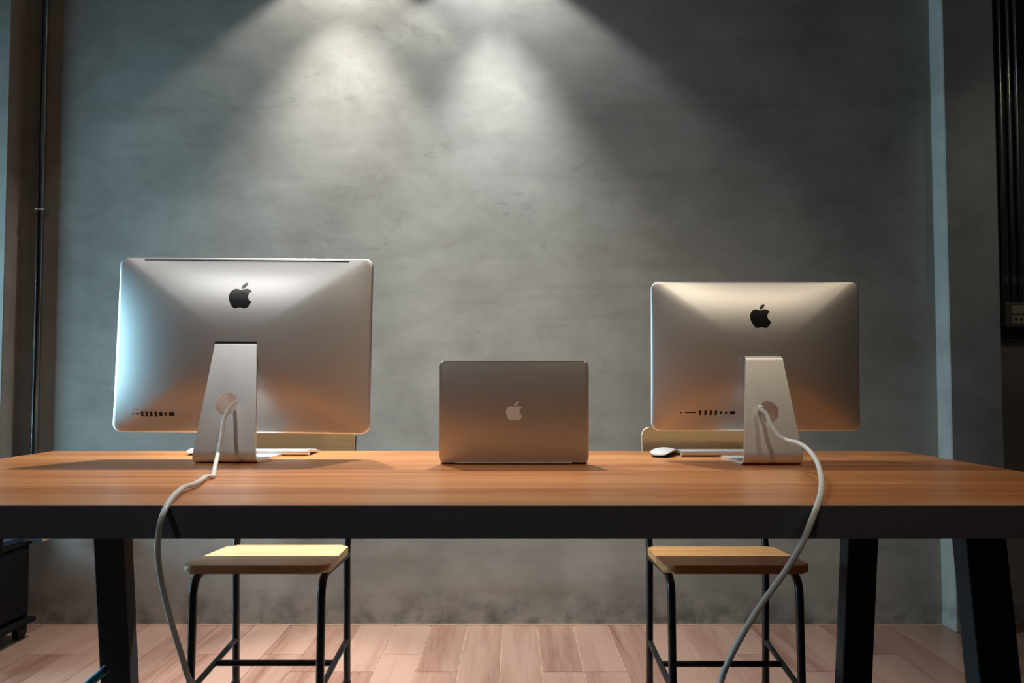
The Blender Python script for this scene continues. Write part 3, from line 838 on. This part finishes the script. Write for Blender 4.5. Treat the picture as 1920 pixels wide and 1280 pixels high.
# ------------------------------------------------------------------ black panel with conduits and switch box, right
pz = atY(1880, 640, WY - 0.02).z
px0 = atY(1874, 600, WY - 0.02).x
panel = thing('wall_panel', 'tall black board on the wall at the right edge', 'panel', (px0, WY, pz))
obj('board', B(0, 0.45, -0.02, 0.0, 0, ZC - pz - 0.001, bevel=0.002, seg=1), 'black', panel)
sb0 = atY(1886, 612, WY - 0.06); sb1 = atY(1886, 566, WY - 0.06)
sw = thing('switch_box', 'grey socket box with cream switches on the black board', 'switch', (sb0.x, WY - 0.0205, sb0.z))
sh_ = sb1.z - sb0.z
obj('body', B(0, 0.125, -0.042, 0.0, 0, sh_, bevel=0.004, seg=2), 'box_grey', sw)
obj('switch_plate', B(0.022, 0.115, -0.046, -0.0415, sh_ * 0.53, sh_ * 0.86, bevel=0.0015, seg=1), 'cream', sw)
so_ = obj('socket_plate', B(0.022, 0.115, -0.046, -0.0415, sh_ * 0.12, sh_ * 0.45, bevel=0.0015, seg=1), 'cream', sw)
for k in range(4):
    x = 0.036 + k * 0.021
    obj('socket_hole', Tb([(x, -0.0462, sh_ * 0.28), (x, -0.0445, sh_ * 0.28)], 0.006, 12), 'port', so_, smooth=50)
for px, lab in ((1881, 'thin glossy conduit on the black board, leftmost of three'), (1897, 'thin glossy conduit on the black board, middle of three'), (1911, 'thin glossy conduit on the black board, rightmost of three')):
    p = atY(px, 350, WY - 0.035)
    t = thing('thin_conduit', lab, 'pipe', (p.x, WY - 0.031, sb1.z), group='thin conduits on the black board')
    obj('pipe', Tb([(0, 0, 0.0005), (0, 0, ZC - sb1.z - 0.002)], 0.0085, 16), 'steel', t, smooth=50)
    zz_ = atY(px, 525, WY - 0.03).z - sb1.z
    obj('coupling', Tb([(0, 0, zz_ - 0.012), (0, 0, zz_ + 0.012)], 0.0105, 16), 'zinc', t, smooth=50)

# ------------------------------------------------------------------ low black trolley at the left with cards on it
cxr = atY(58, 1090, WY - 0.11).x
ct = atY(40, 1016, WY - 0.15).z
cab = thing('rolling_cabinet', 'low black cabinet on castors in the left corner under the table', 'cabinet', (cxr - 0.30, WY - 0.31, 0))
x0, x1, y0, y1 = -0.30, 0.30, -0.19, 0.19
body = obj('body', B(x0, x1, y0, y1, 0.075, ct - 0.012, bevel=0.006), 'cab_black', cab)
obj('top', B(x0 - 0.006, x1 + 0.006, y0 - 0.006, y1 + 0.006, ct - 0.012, ct, bevel=0.003), 'cab_black', cab)
obj('base_plate', B(x0 - 0.03, x1 + 0.03, y0 - 0.03, y1 + 0.0, 0.058, 0.075, bevel=0.004), 'cab_black', cab)
for sx in (-1, 1):
    for sy_ in (-1, 1):
        cx_, cy_ = sx * 0.285, sy_ * 0.165
        ca = obj('castor', Tb([(cx_ - 0.011, cy_, 0.026), (cx_ + 0.011, cy_, 0.026)], 0.026, 22), 'rubber', cab, smooth=40)
        obj('castor_fork', B(cx_ - 0.016, cx_ + 0.016, cy_ - 0.012, cy_ + 0.012, 0.038, 0.058, bevel=0.003), 'cab_black', ca)
for zc2 in (0.13,):
    dr = obj('drawer_front', B(x1, x1 + 0.010, y0 + 0.02, y1 - 0.02, 0.09, ct - 0.03, bevel=0.003), 'cab_black', cab)
bt = atY(80, 1015, WY - 0.14)
wbx = 0.045
crd = thing('carton', 'small carton with teal front and tan side on the black cabinet', 'box', (bt.x, WY - 0.14, ct))
bm = B(-wbx, 0.0, 0.0, 0.09, 0, 0.11, bevel=0.001, seg=1)
bm.normal_update()
for f in bm.faces: f.material_index = 1 if f.normal.x > 0.5 else 0
obj('carton_body', bm, ['teal', 'tan'], crd)
obj('flap', B(-wbx, 0.0, 0.002, 0.088, 0.11, 0.112), 'teal', crd)
bt = atY(33, 1015, WY - 0.18)
bk = thing('folder', 'dark navy folder lying on the black cabinet at the left edge', 'folder', (bt.x - 0.10, WY - 0.30, ct))
obj('cover', B(-0.10, 0.10, 0, 0.15, 0, 0.022, bevel=0.002, seg=1), 'navy', bk)
obj('pages', B(-0.096, 0.102, 0.003, 0.147, 0.004, 0.018), 'navy', bk)

# ------------------------------------------------------------------ blue rod leaning at the table leg
legY = 1.95 + math.tan(math.radians(7.0)) * (ZB - 0.36)
tip = atY(193, 1259, legY - 0.045)
bot_ = atY(120, 1322, legY - 0.12)
d = (bot_ - tip).normalized(); k = (0.012 - tip.z) / d.z
foot = tip + d * k
rod = thing('blue_tube', 'bright blue tube leaning against the left table leg at the bottom edge', 'tube', foot)
obj('tube', Tb([Vector((0, 0, 0)), (tip - foot)], 0.011, 16), 'blue', rod, smooth=50)
obj('end_cap', Tb([(tip - foot) - d * -0.001, (tip - foot) - d * 0.012], 0.0122, 16), 'navy', rod, smooth=50)
print('WY', WY, 'YN', YN, 'YFAR', YFAR, 'TX', TXL, TXR, 'ZB', ZB, 'rear', REAR_L, REAR_R, LY, 'seat', s1, s2, 'PR', PR, PLx)
